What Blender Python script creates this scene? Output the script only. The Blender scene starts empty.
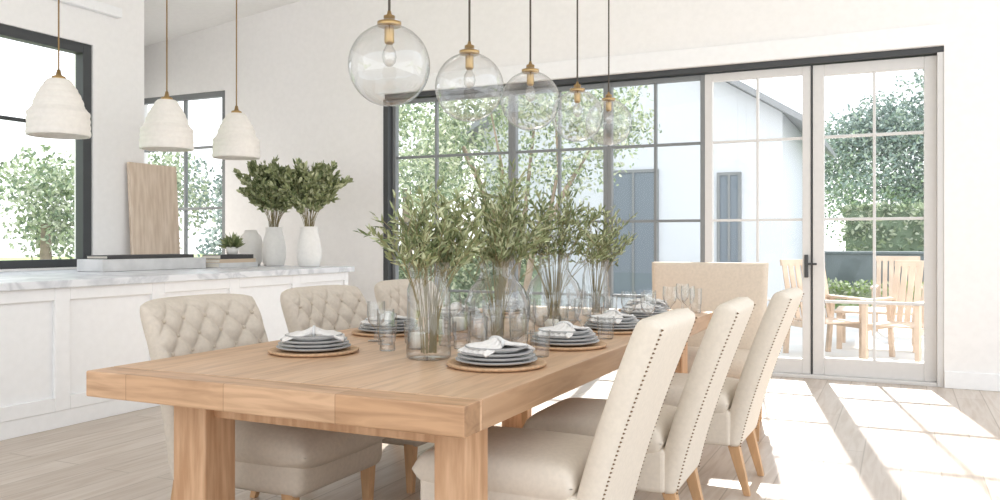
import bpy, bmesh, math, random
from mathutils import Vector, Matrix
random.seed(7)
scene = bpy.context.scene
C = scene.collection
try:
    scene.view_settings.view_transform = 'Standard'
except Exception:
    pass

# ---------------------------------------------------------------- materials
def lin(c):
    return tuple(((x/255)/12.92 if x/255 <= .04045 else ((x/255+.055)/1.055)**2.4) for x in c) + (1,)

def base(name):
    m = bpy.data.materials.new(name); m.use_nodes = True
    nt = m.node_tree
    return m, nt, nt.nodes['Principled BSDF']

def mat(name, rgb, rough=.5, metal=0, noise=0, nscale=20, bump=0, bscale=200, stretch=(1,1,1), rgb2=None):
    m, nt, b = base(name)
    b.inputs['Base Color'].default_value = lin(rgb)
    b.inputs['Roughness'].default_value = rough
    b.inputs['Metallic'].default_value = metal
    tc = nt.nodes.new('ShaderNodeTexCoord')
    mp = nt.nodes.new('ShaderNodeMapping'); mp.inputs['Scale'].default_value = stretch
    nt.links.new(tc.outputs['Object'], mp.inputs['Vector'])
    n = nt.nodes.new('ShaderNodeTexNoise'); n.inputs['Scale'].default_value = nscale
    n.inputs['Detail'].default_value = 6
    nt.links.new(mp.outputs[0], n.inputs['Vector'])
    r = nt.nodes.new('ShaderNodeValToRGB')
    c1 = lin(rgb); c2 = lin(rgb2) if rgb2 else tuple(max(0, x*(1-max(noise, .03))) for x in c1[:3])+(1,)
    r.color_ramp.elements[0].position = .35; r.color_ramp.elements[1].position = .65
    r.color_ramp.elements[0].color = c2; r.color_ramp.elements[1].color = c1
    nt.links.new(n.outputs['Fac'], r.inputs['Fac'])
    nt.links.new(r.outputs['Color'], b.inputs['Base Color'])
    if bump:
        n2 = nt.nodes.new('ShaderNodeTexNoise'); n2.inputs['Scale'].default_value = bscale
        nt.links.new(mp.outputs[0], n2.inputs['Vector'])
        bp = nt.nodes.new('ShaderNodeBump'); bp.inputs['Strength'].default_value = bump
        bp.inputs['Distance'].default_value = .004
        nt.links.new(n2.outputs['Fac'], bp.inputs['Height'])
        nt.links.new(bp.outputs[0], b.inputs['Normal'])
    return m

def glassmat(name, tint=(1,1,1), lo=.03, hi=.6, power=3.0, rim=(.6,.62,.63), rpow=2.5):
    """thin clear glass: transparent, absorbing and glossy at grazing angles (longer path through the wall)"""
    m = bpy.data.materials.new(name); m.use_nodes = True
    nt = m.node_tree; nt.nodes.clear(); N = nt.nodes.new; K = nt.links.new
    o = N('ShaderNodeOutputMaterial')
    t = N('ShaderNodeBsdfTransparent')
    g = N('ShaderNodeBsdfGlossy'); g.inputs['Roughness'].default_value = .02; g.inputs[0].default_value = (1,1,1,1)
    lw = N('ShaderNodeLayerWeight'); lw.inputs['Blend'].default_value = .5
    p = N('ShaderNodeMath'); p.operation = 'POWER'; p.inputs[1].default_value = power
    K(lw.outputs['Facing'], p.inputs[0])
    mr = N('ShaderNodeMapRange'); mr.inputs['To Min'].default_value = lo; mr.inputs['To Max'].default_value = hi
    K(p.outputs[0], mr.inputs['Value'])
    p2 = N('ShaderNodeMath'); p2.operation = 'POWER'; p2.inputs[1].default_value = rpow
    K(lw.outputs['Facing'], p2.inputs[0])
    cm = N('ShaderNodeMixRGB'); cm.inputs[1].default_value = (*tint,1); cm.inputs[2].default_value = (*rim,1)
    K(p2.outputs[0], cm.inputs[0]); K(cm.outputs[0], t.inputs[0])
    mx = N('ShaderNodeMixShader'); K(mr.outputs[0], mx.inputs[0]); K(t.outputs[0], mx.inputs[1]); K(g.outputs[0], mx.inputs[2])
    K(mx.outputs[0], o.inputs[0])
    return m

M_wall = mat('wall_paint', (243,241,239), .9)
M_ceil = mat('ceiling_paint', (240,239,237), .9)
M_white = mat('white_paint', (245,245,245), .5)
M_doorw = mat('door_white_paint', (216,214,212), .45)
M_black = mat('black_steel', (70,72,74), .5, .2)
M_frame = mat('glare_grey_steel_frame', (130,133,134), .5, .1)  # window glare put into the colour: dark steel painted mid grey
M_cream = mat('cream_linen', (230,219,204), .85, 0, .06, 60, .25, 500)
M_beige = mat('beige_linen', (212,201,187), .88, 0, .08, 60, .3, 500)
M_tan = mat('tan_linen', (220,205,187), .88, 0, .08, 60, .3, 500)
M_seat = mat('taupe_linen', (205,192,176), .88, 0, .08, 60, .3, 500)
M_legw = mat('oak_leg', (206,164,122), .5, 0, .2, 6, stretch=(6,6,1))
M_nail = mat('bronze_nail', (120,96,70), .35, .9)
M_brass = mat('brushed_brass', (186,156,110), .28, 1)
M_dark = mat('dark_cord', (70,62,52), .6)
M_brassd = mat('aged_brass_rod', (140,115,80), .4, .8)
M_ceramic = mat('white_ceramic', (240,237,232), .55, 0, .05, 30, .3, 60)
M_shade = mat('ribbed_plaster_shade', (238,233,226), .8, 0, .05, 30, .2, 80)
M_plate = mat('grey_stoneware', (222,221,220), .35, 0, .08, 30)
M_plate2 = mat('stoneware_rim', (158,158,158), .45, 0, .1, 30)
M_charger = mat('woven_charger', (204,168,132), .7, 0, .25, 90, .6, 150)
M_napkin = mat('linen_napkin', (236,232,228), .9, 0, .08, 80, .3, 300)
M_candle = mat('candle_wax', (245,240,230), .5)
M_tray = mat('walnut_tray', (186,146,108), .55, 0, .3, 8, stretch=(3,12,3))
M_board = mat('cutting_board_wood', (226,208,190), .6, 0, .25, 4, stretch=(2,7,1), rgb2=(206,185,164))
M_leaf = mat('olive_leaf', (156,164,118), .5, 0, .25, 14)
M_leaf2 = mat('olive_leaf_pale', (202,206,166), .5, 0, .2, 14)
M_leaf3 = mat('dark_leaf', (112,126,82), .5, 0, .25, 14)
M_stem = mat('twig', (140,128,92), .8)
M_bookb = mat('black_book', (60,58,58), .5)
M_bookw = mat('grey_marble_box', (220,219,218), .4, 0, .2, 6)
M_bookt = mat('tan_book', (206,186,162), .6)
M_page = mat('book_pages', (236,230,218), .8, 0, .1, 80, stretch=(1,1,30))
M_glassT = glassmat('clear_glass', (.965,.975,.975), .07, .7, 2.0, (.16,.18,.19), 2.0)
M_globe = glassmat('globe_glass', (.955,.962,.965), .09, .7, 2.6, (.12,.13,.13), 4.0)
M_bulb = glassmat('clear_bulb_glass', (.90,.88,.85), .15, .6, 2.0, (.4,.38,.35), 1.5)
M_pane = glassmat('window_glass', (.99,.995,1), .02, .3, 3, (.9,.92,.93))
M_teak = mat('outdoor_teak', (205,184,164), .7, 0, .2, 6)
M_stucco = mat('white_stucco', (208,212,217), .9)
M_roof = mat('roof_tile', (150,152,154), .9)
M_patio = mat('patio_stone', (214,212,207), .9, 0, .08, 3)
M_grass = mat('lawn_grass', (156,180,104), .9, 0, .3, 10)
M_t1 = mat('tree_leaf_a', (176,190,152), .8, 0, .3, 5)  # leaf colours lightened so the garden looks overexposed
M_t2 = mat('tree_leaf_b', (214,220,194), .8, 0, .3, 5)
M_t3 = mat('tree_leaf_c', (138,156,128), .8, 0, .3, 5)
M_d1 = mat('hazed_leaf_a', (158,174,166), .8, 0, .3, 5)  # haze painted into these leaf colours as paler, greyer greens
M_d2 = mat('hazed_leaf_b', (192,203,192), .8, 0, .3, 5)
M_d3 = mat('hazed_leaf_c', (134,152,146), .8, 0, .3, 5)
M_bark = mat('bark', (165,150,132), .9, 0, .3, 10)
M_darkglass = mat('dark_window_glass', (115,125,134), .6)
M_gwall = mat('garden_wall_slate', (118,128,130), .8, 0, .2, 4)

M_marble, nt, b = base('marble_counter'); b.inputs['Roughness'].default_value = .25
tc = nt.nodes.new('ShaderNodeTexCoord'); n = nt.nodes.new('ShaderNodeTexNoise')
n.inputs['Scale'].default_value = 2.2; n.inputs['Detail'].default_value = 10; n.inputs['Distortion'].default_value = 1.6
r = nt.nodes.new('ShaderNodeValToRGB'); e = r.color_ramp.elements
e[0].position = .42; e[0].color = lin((232,234,237)); e[1].position = .58; e[1].color = lin((228,230,234))
x = e.new(.5); x.color = lin((204,207,212))
nt.links.new(tc.outputs['Object'], n.inputs['Vector']); nt.links.new(n.outputs['Fac'], r.inputs['Fac'])
nt.links.new(r.outputs['Color'], b.inputs['Base Color'])

def plankmat(name, c1, c2, width, length, mortar, rough, grain=.25, msize=.004, rot=90, gs=(14,1.2,14)):
    m, nt, b = base(name); b.inputs['Roughness'].default_value = rough
    tc = nt.nodes.new('ShaderNodeTexCoord')
    mp = nt.nodes.new('ShaderNodeMapping'); mp.inputs['Rotation'].default_value = (0,0,math.radians(rot))
    nt.links.new(tc.outputs['Object'], mp.inputs['Vector'])
    br = nt.nodes.new('ShaderNodeTexBrick')
    br.inputs['Scale'].default_value = 1
    br.inputs['Brick Width'].default_value = length; br.inputs['Row Height'].default_value = width
    br.inputs['Mortar Size'].default_value = msize; br.inputs['Mortar Smooth'].default_value = .3
    br.inputs['Color1'].default_value = lin(c1); br.inputs['Color2'].default_value = lin(c2)
    br.inputs['Mortar'].default_value = lin(mortar)
    nt.links.new(mp.outputs[0], br.inputs['Vector'])
    mp2 = nt.nodes.new('ShaderNodeMapping'); mp2.inputs['Scale'].default_value = gs
    nt.links.new(tc.outputs['Object'], mp2.inputs['Vector'])
    n = nt.nodes.new('ShaderNodeTexNoise'); n.inputs['Scale'].default_value = 2; n.inputs['Detail'].default_value = 8
    n.inputs['Distortion'].default_value = .8
    nt.links.new(mp2.outputs[0], n.inputs['Vector'])
    r = nt.nodes.new('ShaderNodeValToRGB')
    r.color_ramp.elements[0].position = .3; r.color_ramp.elements[1].position = .6
    v = 1-grain
    r.color_ramp.elements[0].color = (v, v*.93, v*.86, 1); r.color_ramp.elements[1].color = (1,1,1,1)
    nt.links.new(n.outputs['Fac'], r.inputs['Fac'])
    mx = nt.nodes.new('ShaderNodeMixRGB'); mx.blend_type = 'MULTIPLY'; mx.inputs[0].default_value = 1
    nt.links.new(br.outputs['Color'], mx.inputs[1]); nt.links.new(r.outputs['Color'], mx.inputs[2])
    nt.links.new(mx.outputs[0], b.inputs['Base Color'])
    return m
M_floor = plankmat('oak_floor', (210,198,186), (196,182,168), .19, 2.1, (170,155,138), .32, .18)
M_table = plankmat('oak_table_top', (222,188,156), (209,172,138), .21, 9, (178,142,110), .38, .28, .002)
M_tend = plankmat('oak_table_end', (212,174,140), (194,152,115), .19, .42, (166,128,94), .42, .34, .0015, 0, (1.6,12,16))
M_tleg = mat('oak_table_leg', (212,172,136), .5, 0, .25, 5, stretch=(7,7,.8), rgb2=(184,141,104))

# ---------------------------------------------------------------- mesh helpers
def mesh_obj(name, verts, faces, mats, smooth=False, midx=None, parent=None):
    me = bpy.data.meshes.new(name); me.from_pydata(verts, [], faces)
    for m in (mats if isinstance(mats, (list, tuple)) else [mats]): me.materials.append(m)
    if smooth:
        me.polygons.foreach_set('use_smooth', [True]*len(me.polygons))
    if midx: me.polygons.foreach_set('material_index', midx)
    me.update()
    o = bpy.data.objects.new(name, me); C.objects.link(o)
    if parent: o.parent = parent
    return o

class MB:
    def __init__(s): s.v=[]; s.f=[]; s.m=[]
    def add(s, vs, fs, mi=0):
        o=len(s.v); s.v+= [tuple(p) for p in vs]; s.f += [tuple(i+o for i in f) for f in fs]; s.m += [mi]*len(fs)
    def hexa(s, vs, mi=0):
        s.add(vs,[(0,3,2,1),(4,5,6,7),(0,1,5,4),(1,2,6,5),(2,3,7,6),(3,0,4,7)], mi)
    def box(s, x0,x1,y0,y1,z0,z1, mi=0):
        s.hexa([(x0,y0,z0),(x1,y0,z0),(x1,y1,z0),(x0,y1,z0),(x0,y0,z1),(x1,y0,z1),(x1,y1,z1),(x0,y1,z1)],mi)
    def boxs(s, x0,x1,y0,y1,z0,za,zb, mi=0):
        s.hexa([(x0,y0,z0),(x1,y0,z0),(x1,y1,z0),(x0,y1,z0),(x0,y0,za),(x1,y0,zb),(x1,y1,zb),(x0,y1,za)],mi)
    def prism(s, c0, s0, c1, s1, mi=0):
        vs=[]
        for c,q in ((c0,s0),(c1,s1)):
            for dx,dy in ((-1,-1),(1,-1),(1,1),(-1,1)):
                vs.append((c[0]+dx*q[0]/2, c[1]+dy*q[1]/2, c[2]))
        s.hexa(vs,mi)
    def lathe(s, prof, seg=32, c=(0,0,0), mi=0):
        vs=[]; fs=[]
        n=len(prof)
        for i in range(seg):
            a=2*math.pi*i/seg
            for r,z in prof: vs.append((c[0]+r*math.cos(a), c[1]+r*math.sin(a), c[2]+z))
        for i in range(seg):
            j=(i+1)%seg
            for k in range(n-1):
                fs.append((i*n+k, j*n+k, j*n+k+1, i*n+k+1))
        s.add(vs,fs,mi)
    def tube(s, pts, rad, seg=6, mi=0):
        vs=[]; fs=[]
        pts=[Vector(p) for p in pts]; n=len(pts)
        for i,p in enumerate(pts):
            d=(pts[min(i+1,n-1)]-pts[max(i-1,0)]).normalized()
            a=d.cross(Vector((.3,.9,.2))).normalized(); b_=d.cross(a)
            r=rad[i] if isinstance(rad,(list,tuple)) else rad
            for k in range(seg):
                t=2*math.pi*k/seg
                vs.append(p+a*math.cos(t)*r+b_*math.sin(t)*r)
        for i in range(n-1):
            for k in range(seg):
                l=(k+1)%seg
                fs.append((i*seg+k,i*seg+l,(i+1)*seg+l,(i+1)*seg+k))
        fs.append(tuple(range(seg))[::-1]); fs.append(tuple((n-1)*seg+k for k in range(seg)))
        s.add(vs,fs,mi)
    def leaf(s, p, d, L, W, mi=0):
        d=d.normalized(); side=d.cross(Vector((random.uniform(-1,1),random.uniform(-1,1),random.uniform(-1,1)))).normalized()
        up=side.cross(d)
        a=p; b1=p+d*L*.35+side*W*.5+up*W*.12; b2=p+d*L*.35-side*W*.5+up*W*.12; c1=p+d*L*.7+side*W*.38; c2=p+d*L*.7-side*W*.38; t=p+d*L-up*W*.2
        s.add([a,b1,c1,t,c2,b2],[(0,1,2,3),(0,3,4,5)],mi)
    def obj(s, name, mats, smooth=False, parent=None, bevel=0, bseg=2):
        o=mesh_obj(name, s.v, s.f, mats, smooth, s.m, parent)
        if bevel:
            md=o.modifiers.new('bev','BEVEL'); md.width=bevel; md.segments=bseg; md.limit_method='ANGLE'
        return o

def empty(name, loc=(0,0,0), rz=0):
    e=bpy.data.objects.new(name,None); C.objects.link(e); e.location=loc; e.rotation_euler=(0,0,rz); e.empty_display_size=.1
    return e

def instance(src, name, loc, rz=0, scale=1):
    e=empty(name, loc, rz); e.scale=(scale,)*3
    for ch in src.children:
        c=ch.copy(); C.objects.link(c); c.parent=e
    return e

def slab(name, cen, nrm, T, nu, nv, p, mats, disp=None, parent=None):
    V=[];F=[]
    N=Vector(nrm)
    def s_(i,n): 
        t=i/n
        c=.5-.5*math.cos(math.pi*t)
        return .45*t+.55*c
    ed=lambda q: max(0,1-abs(2*q-1)**p)**.5
    for side in (1,-1):
        for i in range(nu+1):
            for j in range(nv+1):
                u=s_(i,nu); v=s_(j,nv)
                q=Vector(cen(u,v)); h=T/2*ed(u)*ed(v)
                if side==1 and disp: h+=disp(u,v)*ed(u)*ed(v)
                V.append(q+N*h*side)
    K=(nu+1)*(nv+1)
    idx=lambda i,j: i*(nv+1)+j
    for i in range(nu):
        for j in range(nv):
            a,b_,c,d=idx(i,j),idx(i+1,j),idx(i+1,j+1),idx(i,j+1)
            F.append((a,b_,c,d)); F.append((a+K,d+K,c+K,b_+K))
    me=bpy.data.meshes.new(name); me.from_pydata([tuple(v) for v in V],[],F)
    bm=bmesh.new(); bm.from_mesh(me); bmesh.ops.remove_doubles(bm,verts=bm.verts,dist=.0004)
    bmesh.ops.recalc_face_normals(bm,faces=bm.faces); bm.to_mesh(me); bm.free()
    me.materials.append(mats); me.polygons.foreach_set('use_smooth',[True]*len(me.polygons))
    o=bpy.data.objects.new(name,me); C.objects.link(o)
    if parent: o.parent=parent
    return o

def rbox(name, x0,x1,y0,y1,z0,z1, m, bev=.01, seg=3, parent=None):
    b=MB(); b.box(x0,x1,y0,y1,z0,z1); return b.obj(name,m,True if bev>.02 else False,parent,bev,seg)

# ================================================================ ROOM
WY=7.82
LX=-6.6
zc=lambda x: 3.67+.115*(x+8.72)
b=MB(); b.box(LX-.25,3.2,-2.5,5.93,-.1,0)
b.hexa([(LX-.25,5.93,-.1),(3.2,5.93,-.1),(3.2,WY+.22,-.1),(-9.3,WY+.22,-.1),(LX-.25,5.93,0),(3.2,5.93,0),(3.2,WY+.22,0),(-9.3,WY+.22,0)])
b.obj('floor',M_floor)
b=MB()
def cpoly(P):
    b.hexa([(x,y,zc(x)) for x,y in P]+[(x,y,zc(x)+.2) for x,y in P])
cpoly([(LX-.25,-2.5),(3.2,-2.5),(3.2,5.93),(LX-.25,5.93)]); cpoly([(LX-.25,5.93),(3.2,5.93),(3.2,WY+.3),(-9.4,WY+.3)])
b.obj('ceiling',M_ceil)
TOP=2.80
W0,W1=-5.10,.32
KX0,KX1,KZ0,KZ1=-8.88,-7.36,.9,3.02
b=MB(); T=lambda x: zc(x)+.02
def wb(x0,x1,z0,z1=None):
    if z1 is None: b.boxs(x0,x1,WY,WY+.22,z0,T(x0),T(x1))
    else: b.box(x0,x1,WY,WY+.22,z0,z1)
wb(-9.3,KX0,0); wb(KX0,KX1,0,KZ0); wb(KX0,KX1,KZ1); wb(KX1,W0,0); wb(W0,W1,TOP); wb(W1,3.2,0)
b.obj('wall_back',M_wall)
# angled wall that closes the recess behind the kitchen
b=MB(); P=[(LX-.25,5.90),(LX-.02,5.93),(-9.02,WY),(-9.3,WY)]
b.hexa([(x,y,0) for x,y in P]+[(x,y,T(x)) for x,y in P]); b.obj('wall_recess',M_wall)
SZ=.97
b=MB()
b.box(LX-.25,LX,-2.5,3.3,0,3.93); b.box(LX-.25,LX,3.3,5.36,0,SZ); b.box(LX-.25,LX,3.3,5.36,2.97,3.93); b.box(LX-.25,LX,5.36,5.93,0,3.93)
b.obj('wall_kitchen',M_wall)
b=MB(); b.box(LX,LX+.07,-2.5,5.62,3.27,3.36); b.obj('trim_1',M_white,bevel=.01)
b=MB(); b.box(W0-.1,W1,WY-.03,WY,TOP,TOP+.012+.16); b.obj('trim_2',M_white,bevel=.008)
b=MB(); b.box(KX1,W0-.02,WY-.02,WY,0,.14); b.obj('baseboard_back',M_white,bevel=.006)
b=MB(); b.box(W1,3.2,WY-.02,WY,0,.14); b.obj('baseboard_right',M_white,bevel=.006)

def window_y(name, x0,x1,z0,z1, cols, rows, fw, mw, m, y=WY+.08, dep=.07, bot=None):
    e=empty(name,(0,0,0)); bb=MB(); bt=bot or fw
    bb.box(x0,x0+fw,y,y+dep,z0,z1); bb.box(x1-fw,x1,y,y+dep,z0,z1)
    bb.box(x0+fw,x1-fw,y,y+dep,z1-fw,z1); bb.box(x0+fw,x1-fw,y,y+dep,z0,z0+bt)
    for c in cols: bb.box(c-mw/2,c+mw/2,y+.01,y+dep-.01,z0+bt,z1-fw)
    for r_ in rows: bb.box(x0+fw,x1-fw,y+.012,y+dep-.012,r_-mw/2,r_+mw/2)
    bb.obj('frame',m,parent=e,bevel=.004,bseg=1)
    g=MB(); g.add([(x0+fw,y+dep/2,z0+bt),(x1-fw,y+dep/2,z0+bt),(x1-fw,y+dep/2,z1-fw),(x0+fw,y+dep/2,z1-fw)],[(0,1,2,3)])
    g.obj('glass_pane',M_pane,parent=e)
    return e
R=[.67,1.39,2.11]
xs=[-5.04,-3.60,-2.58,-1.64]
for i in range(3):
    a,c=xs[i],xs[i+1]
    cols=[(a+c)/2] if i else [-4.5]
    window_y('window_%d'%(i+1),a,c,.04,TOP-.06,cols,R,.042,.026,M_frame)
window_y('door_1',-1.64,-.715,.03,TOP-.06,[-1.17],R,.07,.022,M_doorw,bot=.13)
dr=window_y('door_2',-.70,.27,.03,TOP-.06,[-.205],R,.095,.024,M_doorw,bot=.15)
h=MB(); h.box(-.765,-.735,WY+.03,WY+.08,.88,1.08,0); h.box(-.76,-.66,WY+.01,WY+.03,.99,1.01,0); h.obj('door_handle',M_black,parent=dr,bevel=.004)
b=MB(); b.box(W0,W1,WY+.02,WY+.2,TOP-.05,TOP); b.box(W0,W0+.06,WY-.01,WY+.2,0,TOP-.06); b.box(-.712,-.703,WY+.07,WY+.15,.03,TOP-.06)
b.obj('trim_3',M_black,bevel=.003)
b=MB(); b.box(W1-.05,W1,WY+.01,WY+.2,0,TOP-.05); b.box(W0+.06,W1-.05,WY+.02,WY+.2,0,.03); b.obj('trim_4',M_doorw,bevel=.004)
window_y('window_4',KX0,KX1,KZ0,KZ1,[-8.05],[1.6,2.35],.07,.03,M_frame,y=WY+.02)
e=empty('window_5'); bb=MB(); X=LX-.12
bb.box(X,X+.1,3.3,3.38,SZ,2.97); bb.box(X,X+.1,5.27,5.36,SZ,2.97); bb.box(X,X+.1,3.38,5.27,2.88,2.97); bb.box(X,X+.1,3.38,5.27,SZ,SZ+.07)
bb.box(X+.02,X+.06,4.3,4.34,SZ+.07,2.88); bb.box(X+.02,X+.06,3.38,5.27,2.2,2.23)
bb.obj('frame',M_black,parent=e,bevel=.004,bseg=1)
g=MB(); g.add([(X+.04,3.38,SZ+.07),(X+.04,5.27,SZ+.07),(X+.04,5.27,2.88),(X+.04,3.38,2.88)],[(0,1,2,3)]); g.obj('glass_pane',M_pane,parent=e)

# ================================================================ KITCHEN ISLAND
IX0,IX1,IY0,IY1=-6.59,-4.87,.6,6.88
e=empty('kitchen_island')
b=MB(); b.box(IX0+.04,IX1-.03,IY0,IY1-.03,.08,.90)
b.box(IX0+.04,IX1-.012,IY0,IY1-.012,0,.11)
ys=[IY1-.03-.78*k for k in range(9) if IY1-.03-.78*k>IY0]
for k,yk in enumerate(ys):
    b.box(IX1-.03,IX1-.004,yk-.055,yk+(.0 if k==0 else .055),.11,.90)
for k in range(len(ys)-1):
    b.box(IX1-.03,IX1-.005,ys[k+1]+.055,ys[k]-.055,.82,.90); b.box(IX1-.03,IX1-.005,ys[k+1]+.055,ys[k]-.055,.11,.20)
b.box(IX0+.04,IX1-.03,IY1-.03,IY1-.01,.8,.9); b.box(IX0+.04,IX1-.03,IY1-.03,IY1-.01,.11,.22)
b.obj('cabinet_body',M_white,parent=e,bevel=.003,bseg=1)
rbox('marble_top',IX0,IX1+.03,IY0-.02,IY1+.03,.90,.95,M_marble,.006,2,e)

# ================================================================ DINING TABLE
TX0,TX1,TY0,TY1,TZ=-2.50,-1.05,2.0,5.33,.76
e=empty('dining_table')
b=MB(); b.box(TX0,TX1,TY0+.11,TY1-.11,TZ-.087,TZ)
b.obj('tabletop',M_table,parent=e,bevel=.003,bseg=2)
b=MB(); b.box(TX0,TX1,TY0,TY0+.109,TZ-.087,TZ); b.box(TX0,TX1,TY1-.109,TY1,TZ-.087,TZ); b.obj('breadboard_ends',M_tend,parent=e,bevel=.005,bseg=2)
b=MB()
for y0,y1 in ((2.22,2.37),(4.95,5.10)):
    b.box(-2.33,-2.18,y0,y1,0,TZ-.087); b.box(-1.27,-1.16,y0,y1,0,TZ-.087)
    b.box(-2.18,-1.27,y0+.04,y1-.04,TZ-.18,TZ-.087)
b.obj('legs',M_tleg,parent=e,bevel=.006)

# ================================================================ CHAIRS
def legs(e, xf, xr, w, zt=.26):
    b=MB()
    for sy in (-1,1):
        b.prism((xf,sy*w,0),(.03,.03),(xf,sy*w,zt),(.052,.052))
        b.prism((xr-.07,sy*(w-.01),0),(.03,.03),(xr,sy*(w-.01),zt),(.055,.052))
    b.obj('legs',M_legw,parent=e,bevel=.003)

def host_chair(name, loc, rz, W=.50, H=.965, rec=.24, M=M_cream):
    e=empty(name,loc,rz)
    def cen(u,v):
        w=(W*.92+W*.08*v)
        return (-.25-rec*v**1.25, (u-.5)*w, .23+v*(H-.23))
    slab('back',cen,(1,0,.25),.085,28,36,30,M,disp=lambda u,v: .012*math.sin(math.pi*u)*math.sin(math.pi*v),parent=e)
    slab('seat_cushion',lambda u,v:(-.24+u*.58,(v-.5)*(W+.0),.425),(0,0,1),.13,24,24,12,M,parent=e,disp=lambda u,v:.02*math.sin(math.pi*u)*math.sin(math.pi*v))
    rbox('seat_rail',-.25,.32,-W/2+.012,W/2-.012,.23,.40,M,.018,3,e)
    b=MB(); pts=[]
    n=50
    for k in range(n+1):
        v=.02+.95*k/n
        for u in (.035,.965):
            c=cen(u,v); pts.append((c[0]-.0425+.002, c[1], c[2]-.0105))
    for p in pts:
        r_=.0048
        vs=[(p[0]-r_,p[1],p[2])]+[(p[0]+.003,p[1]+r_*math.cos(t*math.pi/3),p[2]+r_*math.sin(t*math.pi/3)) for t in range(6)]
        b.add(vs,[(0,1+t,1+(t+1)%6) for t in range(6)])
    b.obj('nailhead_trim',M_nail,parent=e)
    legs(e,.28,-.25,W/2-.05)
    return e

host_chair('dining_chair',(-1.165,2.73,0),math.pi)
src=bpy.data.objects['dining_chair']
instance(src,'dining_chair',(-1.07,3.43,0),math.pi+.02)
instance(src,'dining_chair',(-.97,4.31,0),math.pi-.02)
host_chair('dining_armchair',(-1.15,5.50,0),-math.pi/2+.10,W=.78,H=1.055,rec=.10,M=M_tan)

def tufted(name, loc, rz, W=.66, H=.955):
    e=empty(name,loc,rz)
    def cen(u,v):
        s=2*u-1
        w=W*(.93+.07*min(1,v*1.5))
        vv=v*(1-.03*abs(s)**5*v)
        x=-.28-.19*v**1.5+.07*abs(s)**2.6*(.3+.7*v)-.06*max(0,v-.75)
        return (x,(u-.5)*w,.23+vv*(H-.23))
    v0=.40
    def disp(u,v):
        if v<v0: return 0
        a=u*5.0; c=(v-v0)/(1-v0)*3.2
        hgt=(abs(math.sin(math.pi*(a+c)))*abs(math.sin(math.pi*(a-c))))**.42
        edge=min(1,(v-v0)/.06)*min(1,(1-v)/.09)*min(1,u/.05)*min(1,(1-u)/.05)
        return .030*(hgt-.45)*edge
    slab('tufted_back',cen,(1,0,.2),.12,84,84,9,M_beige,disp=disp,parent=e)
    bt=MB()
    for ia in range(0,11):
        for ic in range(0,8):
            if (ia+ic)%2: continue
            u=ia/10.; cc=ic/2.
            v=v0+cc/3.2*(1-v0)
            if u<.06 or u>.94 or v>.95 or v<v0+.02: continue
            c=cen(u,v); bt.lathe([(0,.011),(.006,.009),(.010,.003),(.010,-.004)],8,(0,0,0))
            k=len(bt.v)-32
            for i in range(k,len(bt.v)):
                x_,y_,z_=bt.v[i]; bt.v[i]=(c[0]+.048+z_, c[1]+x_, c[2]+y_+.01)
    bt.obj('buttons',M_seat,True,parent=e)
    slab('seat_cushion',lambda u,v:(-.24+u*.66,(v-.5)*W*.98,.395),(0,0,1),.19,30,30,5,M_seat,parent=e,disp=lambda u,v:.03*math.sin(math.pi*u)*math.sin(math.pi*v))
    rbox('seat_rail',-.27,.37,-W/2+.03,W/2-.03,.22,.38,M_seat,.05,5,e)
    legs(e,.30,-.26,W/2-.07,.24)
    return e
tufted('tufted_dining_chair',(-2.41,2.85,0),0)
ts=bpy.data.objects['tufted_dining_chair']
instance(ts,'tufted_dining_chair',(-2.41,3.73,0),0)
instance(ts,'tufted_dining_chair',(-2.42,4.60,0),0)

# ================================================================ GLOBE PENDANTS
def globe(name, x,y,z,r=.156):
    e=empty(name,(x,y,0)); b=MB()
    prof=[]
    n=30; a0=.30
    for k in range(n+1):
        t=a0+(math.pi-a0)*k/n
        prof.append((r*math.sin(t), r*math.cos(t)))
    prof=[(r*math.sin(a0)*.98,r*math.cos(a0)+.02)]+prof
    b.lathe(prof,48,(0,0,z)); b.obj('glass_globe',M_globe,True,parent=e)
    b=MB(); zt=z+r*.955
    b.lathe([(0,.06),(.006,.06),(.010,.045),(.022,.04),(.022,.018),(.046,.016),(.046,.002),(.044,0),(0,0)],28,(0,0,zt))
    b.lathe([(0,0),(.017,0),(.019,-.005),(.019,-.06),(.014,-.068),(0,-.068)],20,(0,0,zt))
    b.obj('brass_cap',M_brass,True,parent=e)
    b=MB(); b.lathe([(.010,-.068),(.024,-.095),(.028,-.118),(.022,-.14),(.010,-.152),(0,-.154)],20,(0,0,zt)); b.obj('bulb',M_bulb,True,parent=e)
    zz=zc(x)
    b=MB(); b.tube([(0,0,zt+.055),(0,0,zz)],.005,8); b.obj('rod',M_dark,parent=e)
    b=MB(); b.lathe([(0,0),(.06,0),(.06,-.025),(0,-.03)],24,(0,0,zz)); b.obj('canopy',M_brass,True,parent=e)
for (y,z) in ((2.753,1.872),(3.42,1.897),(4.12,1.94),(4.84,1.955),(5.45,1.99)):
    globe('glass_globe_pendant',-1.77,y,z)

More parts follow.
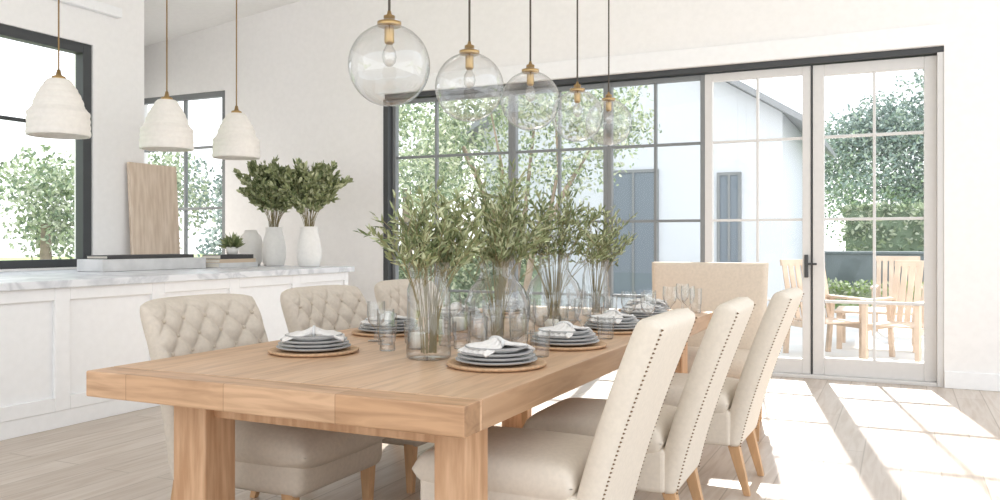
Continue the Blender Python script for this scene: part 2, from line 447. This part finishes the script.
def plaster_pendant(x,y):
    e=empty('ribbed_pendant_lamp',(x,y,0)); z0=1.945; b=MB()
    prof=[]
    n=60
    for k in range(n+1):
        t=k/n; z=t*.40
        if t<.42: r=.205-.014*t
        elif t<.5: r=.198-.03*(t-.42)/.08
        else: r=.166-.095*((t-.5)/.5)**1.5
        r+=.005*abs(math.sin(t*math.pi*9))
        prof.append((r,z))
    inner=[(p[0]-.012,p[1]) for p in prof[::-1]]
    b.lathe(inner[-1:]+prof+inner,40,(0,0,z0)); b.obj('shade',M_shade,True,parent=e)
    b=MB(); b.lathe([(0,.47),(.012,.47),(.02,.43),(.045,.42),(.05,.395),(0,.395)],20,(0,0,z0))
    b.obj('brass_cap',M_brass,True,parent=e)
    b=MB(); b.tube([(0,0,z0+.46),(0,0,zc(x))],.006,8); b.obj('rod',M_brassd,parent=e)
    b=MB(); b.lathe([(0,0),(.065,0),(.065,-.03),(0,-.035)],24,(0,0,zc(x))); b.obj('canopy',M_brass,True,parent=e)
    b=MB(); b.lathe([(0,.40),(.02,.40),(.02,.3),(.035,.25),(.03,.2),(0,.18)],16,(0,0,z0)); b.obj('bulb',M_bulb,True,parent=e)
for y in (4.10,5.08,5.88): plaster_pendant(-5.4,y)

# ================================================================ FOLIAGE
def branches(e, z0, H, spread, nst, nl, L, W, mats, rbase=.03, droop=.25, zmin=-1):
    st=MB(); lf=MB()
    def LF(q,d,l,w,mi):
        if q.z>zmin: lf.leaf(q,d,l,w,mi)
    for s in range(nst):
        a=random.uniform(0,2*math.pi); rr=random.uniform(.1,1)**.75*spread; hh=H*random.uniform(.66,1)*(1-.22*(rr/spread)**2)
        p0=Vector((math.cos(a)*rbase*random.random(),math.sin(a)*rbase*random.random(),z0))
        bend=random.uniform(-.4,.4)
        def P(t):
            q=rr*t**2.0; an=a+bend*t
            return Vector((p0.x+math.cos(an)*q,p0.y+math.sin(an)*q,z0+hh*(t-droop*rr/spread*t**3*.5)))
        pts=[P(k/9) for k in range(10)]
        st.tube(pts,[.0028*(1-.7*k/9) for k in range(10)],4)
        for side in range(3):
            t0=random.uniform(.5,.85); q=P(t0)
            dr=Vector((random.uniform(-1,1),random.uniform(-1,1),random.uniform(.2,1.3))).normalized()*random.uniform(.08,.16)*H/.6
            st.tube([q,q+dr*.5+Vector((0,0,.01)),q+dr],.0013,3)
            for k in range(nl//3):
                f=random.uniform(.1,1)
                d=(dr.normalized()*.8+Vector((random.uniform(-1,1),random.uniform(-1,1),random.uniform(-.7,1)))*.8)
                LF(q+dr*f,d,L*random.uniform(.6,1.1),W*random.uniform(.7,1.2),random.choice((0,0,1,2)))
        for k in range(nl):
            t=.45+.55*random.random()**.85
            q=P(t); dd=(P(min(1,t+.05))-P(t-.05)).normalized()
            d=dd*.8+Vector((random.uniform(-1,1),random.uniform(-1,1),random.uniform(-.6,1)))*.75
            LF(q,d,L*random.uniform(.6,1.15),W*random.uniform(.7,1.2),random.choice((0,0,1,2)))
    st.obj('stems',M_stem,parent=e); lf.obj('leaves',list(mats),parent=e)

def glass_vase(x,y,prof,H,spread,nst,nl,zm):
    e=empty('olive_branch_vase',(x,y,TZ+.001)); b=MB(); b.lathe(prof,48); b.obj('glass_vase',M_glassT,True,parent=e)
    branches(e,.02,H,spread,nst,nl,.046,.011,(M_leaf,M_leaf2,M_leaf3),.035,.25,zm)
def cyl(r,h): return [(0,.004),(r*.9,0),(r*.98,.006),(r,.02),(r*.97,h*.5),(r*.96,h*.72),(r*.84,h*.82),(r*.84,h*.88),(r*1.0,h)]
jug=[(0,.004),(.09,0),(.125,.03),(.145,.10),(.145,.17),(.12,.23),(.085,.27),(.075,.30),(.075,.36),(.09,.375)]
glass_vase(-1.60,2.76,cyl(.084,.36),.72,.24,36,30,.34)
glass_vase(-1.62,3.40,jug,.80,.28,36,30,.34)
glass_vase(-1.62,4.08,jug,.80,.29,30,28,.34)
glass_vase(-1.62,4.74,cyl(.08,.33),.70,.26,22,24,.30)

def white_vase(x,y,s,H):
    e=empty('potted_branch_vase',(x,y,.951)); b=MB()
    prof=[(0,0),(.085,0),(.095,.01),(.112,.08),(.114,.16),(.10,.24),(.085,.30),(.078,.335),(.08,.36),(.085,.37),(.075,.37),(.06,.34),(0,.33)]
    b.lathe([(r_*s,z*s) for r_,z in prof],36); b.obj('ceramic_vase',M_ceramic,True,parent=e)
    branches(e,.30*s,H,.38,48,36,.075,.036,(M_leaf,M_leaf2,M_leaf3),.05,.1)
white_vase(-5.70,6.74,1.05,.78); white_vase(-5.20,6.66,1.05,.76)
e=empty('ceramic_jar',(-6.0,6.74,.951))
b=MB(); b.lathe([(0,0),(.09,0),(.115,.05),(.12,.22),(.10,.30),(.07,.33),(.06,.36),(.05,.36),(.055,.32),(0,.31)],32); b.obj('jar_body',M_ceramic,True,parent=e)

e=empty('cutting_board',(-6.50,5.99,.954)); b=MB(); b.box(-.018,.018,-.29,.29,0,.99); b.obj('board',M_board,parent=e,bevel=.01,bseg=3); e.rotation_euler=(0,-.06,0)
e=empty('marble_box',(-5.92,5.33,.951)); rbox('box_body',-.15,.15,-.56,.56,0,.10,M_bookw,.006,2,e)
e=empty('black_book',(-5.92,5.30,1.052)); b=MB(); b.box(-.13,.13,-.46,.46,0,.006,0); b.box(-.125,.12,-.45,.45,.006,.024,1); b.box(-.13,.13,-.46,.46,.024,.030,0); b.box(.12,.13,-.46,.46,.006,.024,0); b.obj('cover',[M_bookb,M_page],parent=e)
e=empty('book_stack',(-5.82,6.22,.951)); b=MB()
for k,(w,l,h0,mi) in enumerate(((.14,.26,.045,0),(.13,.24,.035,1),(.12,.22,.04,2))):
    z=[0,.045,.08][k]
    b.box(-w,w,-l,l,z,z+.005,mi); b.box(-w+.008,w-.004,-l+.006,l-.006,z+.005,z+h0-.005,3); b.box(-w,w,-l,l,z+h0-.005,z+h0,mi); b.box(w-.004,w,-l,l,z+.005,z+h0-.005,mi)
b.obj('books',[M_bookw,M_bookt,M_bookb,M_page],parent=e)
e=empty('potted_succulent',(-5.80,6.26,1.073)); b=MB(); b.lathe([(0,0),(.05,0),(.062,.07),(.055,.07),(.05,.055),(0,.055)],20); b.obj('pot',M_ceramic,True,parent=e)
b=MB()
for k in range(90):
    a=random.uniform(0,6.28); el=random.uniform(.2,1.5); b.leaf(Vector((0,0,.055)),Vector((math.cos(a)*math.cos(el),math.sin(a)*math.cos(el),math.sin(el))),random.uniform(.10,.17),.034,random.choice((0,1)))
b.obj('leaves',[M_leaf3,M_leaf],parent=e)

# ================================================================ TABLE SETTINGS
def setting(x,y,rz,first=[None]):
    if first[0]:
        return instance(first[0],'place_setting',(x,y,TZ+.001),rz)
    e=empty('place_setting',(x,y,TZ+.001),rz); first[0]=e
    b=MB(); b.lathe([(0,0),(.165,0),(.176,.006),(.176,.012),(.168,.014),(.15,.009),(0,.009)],48); b.obj('charger',M_charger,True,parent=e)
    z=.010
    b=MB()
    for r_,h in ((.145,.014),(.138,.014),(.130,.014),(.112,.018)):
        b.lathe([(0,0),(r_*.62,0),(r_*.7,.003),(r_*.97,h-.003),(r_,h)],48,(0,0,z),0)
        b.lathe([(r_,h),(r_,h+.003),(r_*.97,h+.004)],48,(0,0,z),1)
        b.lathe([(r_*.97,h+.004),(r_*.72,.008),(0,.007)],48,(0,0,z),0)
        z+=.0135
    b.obj('plates',[M_plate,M_plate2],True,parent=e)
    V=[];F=[];n=26
    for i in range(n+1):
        for j in range(n+1):
            u=i/n-.5; v=j/n-.5
            pinch=1-.62*math.exp(-(u/.12)**2)
            xx=u*.235; yy=v*.15*pinch
            zz=z+.010+.024*math.exp(-(u/.16)**2)*(1-(2*v)**2)+.006*math.sin(v*38+u*6)*(.4+abs(u)*1.3)-.018*max(0,abs(u)-.3)/.2
            V.append((xx,yy,zz))
    for i in range(n):
        for j in range(n):
            a=i*(n+1)+j; F.append((a,a+n+1,a+n+2,a+1))
    o=mesh_obj('napkin',V,F,M_napkin,True,parent=e); md=o.modifiers.new('s','SOLIDIFY'); md.thickness=.006
    b=MB(); pts=[(0,.034*math.cos(t*math.pi/8),z+.018+.018*math.sin(t*math.pi/8)) for t in range(17)]
    b.tube(pts,.006,8); b.obj('napkin_ring',M_plate,True,parent=e)
    return e
RS=[(-1.29,2.70,1.2),(-1.27,3.32,1.5),(-1.27,3.98,1.5),(-1.29,4.60,1.6),(-1.42,5.13,.2)]
LS=[(-2.10,2.72,.6),(-2.2,3.42,1.4),(-2.2,4.1,1.5),(-2.2,4.75,1.6)]
for s in RS+LS: setting(*s)

def tumbler(x,y,kind,src={}):
    nm={'g':'water_goblet','t':'glass_tumbler','h':'highball_glass'}[kind]
    if kind in src: return instance(src[kind],nm,(x,y,TZ+.001),random.random())
    e=empty(nm,(x,y,TZ+.001)); src[kind]=e; b=MB()
    if kind=='g': p=[(0,.003),(.036,0),(.034,.004),(.008,.01),(.006,.05),(.012,.062),(.034,.085),(.041,.12),(.038,.175)]
    elif kind=='t': p=[(0,.003),(.032,0),(.034,.004),(.040,.10)]
    else: p=[(0,.003),(.030,0),(.032,.004),(.030,.03),(.036,.06),(.038,.15)]
    b.lathe(p,14 if kind=='h' else 28); b.obj('glass',M_glassT,kind!='h',parent=e)
    return e
for x,y,k in [(-1.44,2.99,'h'),(-1.35,3.03,'h'),(-1.24,2.98,'t'),(-1.50,3.10,'g'),(-1.46,2.89,'h'),
              (-1.41,3.63,'h'),(-1.32,3.68,'g'),(-1.20,3.65,'t'),(-1.50,3.62,'g'),(-1.38,4.27,'h'),(-1.29,4.31,'g'),(-1.18,4.29,'g'),(-1.47,4.24,'g'),
              (-1.33,4.87,'h'),(-1.21,4.86,'g'),(-1.13,4.97,'g'),(-1.13,5.18,'h'),(-1.22,5.22,'g'),(-1.98,3.05,'h'),(-2.08,3.13,'g'),(-1.90,3.14,'t'),(-2.05,3.78,'g'),(-1.95,3.75,'h'),
              (-2.03,4.42,'g'),(-1.93,4.4,'h'),(-1.82,4.52,'g'),(-1.86,5.0,'g'),(-1.68,5.08,'h'),(-1.84,3.86,'h'),(-1.72,3.12,'t'),(-1.62,3.06,'h'),
              (-1.86,2.88,'h'),(-1.78,3.66,'g'),(-1.60,3.70,'h'),(-1.70,3.78,'g'),(-1.62,4.40,'g'),(-1.52,4.50,'h'),(-1.72,4.46,'h')]:
    tumbler(x,y,k)
e=empty('serving_tray',(-1.885,3.40,TZ+.001)); b=MB(); b.box(-.10,.10,-.17,.17,0,.018); b.box(-.10,-.09,-.17,.17,.018,.03); b.box(.09,.10,-.17,.17,.018,.03); b.box(-.09,.09,-.17,-.158,.018,.03); b.box(-.09,.09,.158,.17,.018,.03); b.obj('tray',M_tray,parent=e,bevel=.004)
def candle(x,y,z):
    e=empty('votive_candle',(x,y,z)); b=MB(); b.lathe([(0,0),(.034,0),(.034,.055),(.03,.06),(0,.058)],24,(0,0,.006),0); b.obj('wax',M_candle,True,parent=e)
    b=MB(); b.lathe([(0,.002),(.041,0),(.043,.003),(.044,.085)],28); b.obj('holder',M_glassT,True,parent=e)
candle(-1.90,3.34,TZ+.02); candle(-1.86,3.48,TZ+.02); candle(-1.78,2.98,TZ+.001); candle(-1.50,3.75,TZ+.001); candle(-1.42,4.37,TZ+.001)

# ================================================================ OUTSIDE
b=MB(); b.box(-30,30,WY+.24,17,-.16,-.06); b.obj('patio_ground',M_patio)
b=MB(); b.box(-60,60,17,70,-.16,-.02); b.obj('lawn_ground',M_grass)
b=MB(); b.box(-60,-7.3,-20,WY,-.3,-.17); b.obj('side_yard_ground',M_grass)

LM=[M_t1,M_t2,M_t3]; DM=[M_d1,M_d2,M_d3]
def foliage(name, blobs, n, size, trunk=None, mats=LM, pw=.45, cr=.38):
    e=empty(name); lf=MB()
    tot=sum(bl[3]*bl[4]*bl[5] for bl in blobs)
    for (cx,cy,cz,rx,ry,rz) in blobs:
        subs=[]
        for s in range(14):
            d=Vector((random.gauss(0,1),random.gauss(0,1),random.gauss(0,1))).normalized(); f=random.random()**.4*.75
            subs.append((cx+d.x*rx*f,cy+d.y*ry*f,cz+d.z*rz*f))
        for k in range(int(n*rx*ry*rz/tot)):
            c=random.choice(subs)
            d=Vector((random.gauss(0,1),random.gauss(0,1),random.gauss(0,1))).normalized()
            f=random.random()**pw*cr
            p=Vector((c[0]+d.x*rx*f,c[1]+d.y*ry*f,c[2]+d.z*rz*f))
            lf.leaf(p,Vector((random.uniform(-1,1),random.uniform(-1,1),random.uniform(-1,1))),size*random.uniform(.6,1.3),size*.5,random.choice((0,1,2)))
    lf.obj('leaves',mats,parent=e)
    if trunk:
        t=MB()
        for pts,r0,r1 in trunk:
            m_=len(pts); t.tube(pts,[r0+(r1-r0)*k/(m_-1) for k in range(m_)],8)
        t.obj('trunk',M_bark,True,parent=e)
    return e
def hedge(name,x0,x1,y0,y1,z1,n,size,mats=LM):
    e=empty(name); c=MB(); c.box(x0+.1,x1-.1,y0+.1,y1-.1,-.06,z1-.1); c.obj('core',mats[2],parent=e); lf=MB()
    for k in range(n):
        f=random.random()
        if f<.65: p=Vector((random.uniform(x0,x1),y0+random.uniform(0,.15),random.uniform(0,z1)))
        else: p=Vector((random.uniform(x0,x1),random.uniform(y0,y1),z1-random.uniform(0,.12)))
        lf.leaf(p,Vector((random.uniform(-1,1),random.uniform(-1,.3),random.uniform(-.4,1))),size*random.uniform(.6,1.3),size*.55,random.choice((0,1,2)))
    lf.obj('leaves',mats,parent=e)
hedge('garden_hedge',-1.2,12,20,21,1.95,9000,.14)
b=MB(); b.box(-1.4,12,17.9,18.1,-.1,.95); b.box(-1.45,12.05,17.85,18.15,.95,1.0); b.obj('garden_wall',M_gwall,bevel=.01)
hedge('boxwood_hedge',-1.3,12,16.8,17.4,.42,5000,.10,[M_grass,M_t2,M_t1])
hedge('boxwood_hedge',-9.5,-5.2,12.2,12.9,.9,3500,.10)
tr=[([(-5.0,11,-.1),(-5.1,11,.8),(-5.4,11.1,1.7),(-5.9,11.2,2.6)],.08,.03),([(-4.9,11,-.1),(-4.7,11,1),(-4.2,11,1.9),(-3.6,11.1,2.9)],.06,.02),([(-4.95,11,.6),(-4.9,11.2,1.6),(-4.8,11.3,2.8)],.045,.02),
    ([(-4.45,11,1.5),(-4.3,11,2.2),(-4.35,11,3.0)],.03,.012),([(-5.3,11.1,1.5),(-5.2,11.1,2.2),(-5.4,11.1,3.1)],.03,.012)]
foliage('olive_tree',[(-5.9,11.2,2.9,1.2,1,1.0),(-4.7,11.2,3.3,1.2,1,1.0),(-3.6,11.1,2.9,1.0,.9,.9),(-5.2,11,2.1,.8,.7,.5),(-4.1,10.9,2.2,.7,.6,.5),(-6.6,11.3,2.2,.8,.7,.7)],10000,.075,tr)
foliage('garden_tree',[(-8.6,14,2.6,1.8,1.5,1.8),(-10.8,15,2.8,2,1.5,2)],9000,.12,[([(-8.6,14,-.1),(-8.6,14,2.2)],.14,.08),([(-10.8,15,-.1),(-10.8,15,2.2)],.14,.08)])
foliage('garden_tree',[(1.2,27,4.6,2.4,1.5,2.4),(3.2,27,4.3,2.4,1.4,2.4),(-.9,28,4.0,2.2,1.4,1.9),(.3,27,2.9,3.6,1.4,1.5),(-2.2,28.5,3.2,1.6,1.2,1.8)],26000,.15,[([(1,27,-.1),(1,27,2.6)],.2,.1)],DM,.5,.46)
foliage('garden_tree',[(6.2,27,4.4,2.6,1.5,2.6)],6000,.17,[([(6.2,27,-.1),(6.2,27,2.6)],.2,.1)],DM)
foliage('garden_tree',[(-13.5,10.2,1.7,1.6,1.8,1.3),(-13.6,12.4,2.4,1.4,1.2,1.8),(-13.5,7.6,1.6,1.6,1.8,1.3),(-14,4.5,1.8,1.8,2.0,1.5)],16000,.11,[([(-13.5,10,-.2),(-13.5,10,1.5)],.14,.08),([(-13.5,7.6,-.2),(-13.5,7.6,1.5)],.14,.08),([(-14,4.5,-.2),(-14,4.5,1.5)],.14,.08)])
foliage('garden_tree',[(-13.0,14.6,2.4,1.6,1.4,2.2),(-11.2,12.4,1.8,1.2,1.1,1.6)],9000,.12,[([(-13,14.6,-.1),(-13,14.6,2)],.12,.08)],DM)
# white neighbouring house with gable
e=empty('neighbouring_house')
b=MB()
X0,X1,Y0,Y1=-7.2,-1.75,14.5,20
b.add([(X0,Y0,-.1),(X1,Y0,-.1),(X1,Y0,3.3),((X0+X1)/2,Y0,5.0),(X0,Y0,3.3),(X0,Y1,-.1),(X1,Y1,-.1),(X1,Y1,3.3),((X0+X1)/2,Y1,5.0),(X0,Y1,3.3)],
      [(0,1,2,3,4),(9,8,7,6,5),(1,6,7,2),(0,4,9,5)])
b.obj('walls',M_stucco,parent=e)
b=MB(); mx=(X0+X1)/2
for s in (-1,1):
    xe=mx+s*((X1-X0)/2+.45); ze=3.3-.28
    b.hexa([(mx,Y0-.4,5.02),(xe,Y0-.4,ze),(xe,Y1+.3,ze),(mx,Y1+.3,5.02),(mx,Y0-.4,5.13),(xe,Y0-.4,ze+.11),(xe,Y1+.3,ze+.11),(mx,Y1+.3,5.13)])
b.obj('roof',M_roof,parent=e)
b=MB()
for (a,c,z0,z1) in ((-2.75,-2.45,.7,2.3),(-4.65,-3.85,.2,2.4)):
    b.box(a,c,Y0-.03,Y0+.02,z0,z1,0); b.box(a-.05,a,Y0-.05,Y0,z0-.05,z1+.05,1); b.box(c,c+.05,Y0-.05,Y0,z0-.05,z1+.05,1); b.box(a,c,Y0-.05,Y0,z1,z1+.05,1); b.box((a+c)/2-.02,(a+c)/2+.02,Y0-.05,Y0-.03,z0,z1,1)
b.obj('windows',[M_darkglass,M_frame],parent=e)
def patio_chair(x,y,rz):
    e=empty('patio_chair',(x,y,-.06),rz); b=MB()
    for sy in (-.27,.27):
        b.box(.24,.29,sy-.025,sy+.025,0,.62); b.prism((-.34,sy,0),(.05,.05),(-.26,sy,.62),(.05,.05)); b.box(-.34,.32,sy-.04,sy+.04,.62,.65)
        b.box(-.28,.27,sy-.02,sy+.02,.32,.38)
    for k in range(7): b.box(-.27+k*.08,-.21+k*.08,-.25,.25,.38,.40)
    for k in range(7):
        yy=-.24+k*.08; b.prism((-.26,yy,.38),(.025,.06),(-.42,yy,1.02),(.02,.06))
    b.prism((-.42,0,.98),(.035,.56),(-.435,0,1.05),(.035,.56))
    b.obj('frame',M_teak,parent=e,bevel=.004,bseg=1)
patio_chair(.02,9.75,-2.0); patio_chair(-.75,9.9,-.9); patio_chair(.75,12.2,-2.6); patio_chair(-.05,12.6,-1.6)
e=empty('patio_table',(-.25,11.0,-.06)); b=MB()
for k in range(8): b.box(-.45,.45,-.4+k*.1,-.31+k*.1,.42,.45)
for sx in (-.4,.4):
    for sy in (-.34,.34): b.box(sx-.03,sx+.03,sy-.03,sy+.03,0,.42)
    b.box(sx-.02,sx+.02,-.34,.34,.36,.42)
b.obj('table',M_teak,parent=e,bevel=.004,bseg=1)

# ================================================================ LIGHT
w=bpy.data.worlds.new('World'); scene.world=w; w.use_nodes=True; nt=w.node_tree
bg=nt.nodes['Background']; bg.inputs['Strength'].default_value=2.12
tc=nt.nodes.new('ShaderNodeTexCoord'); sp=nt.nodes.new('ShaderNodeSeparateXYZ'); r=nt.nodes.new('ShaderNodeValToRGB')
r.color_ramp.elements[0].position=0; r.color_ramp.elements[0].color=(.96,.965,.97,1)
r.color_ramp.elements[1].position=.6; r.color_ramp.elements[1].color=(.80,.89,1,1)
nt.links.new(tc.outputs['Generated'],sp.inputs[0]); nt.links.new(sp.outputs['Z'],r.inputs['Fac']); nt.links.new(r.outputs['Color'],bg.inputs['Color'])
L=bpy.data.lights.new('sun','SUN'); L.energy=10; L.angle=math.radians(1.0); L.color=(1,.96,.91)
o=bpy.data.objects.new('sun',L); C.objects.link(o); o.location=(-5,20,15)
o.rotation_euler=Vector((.18,-1,-.70)).to_track_quat('-Z','Y').to_euler()

# ================================================================ CAMERA
cd=bpy.data.cameras.new('camera'); cam=bpy.data.objects.new('camera',cd); C.objects.link(cam)
cd.sensor_width=36; cd.lens=848/1000*36; cd.shift_y=-.009; cd.clip_start=.05; cd.clip_end=300
cam.location=(0,0,1.2); cam.rotation_euler=(math.radians(90),0,math.radians(25.3))
scene.camera=cam
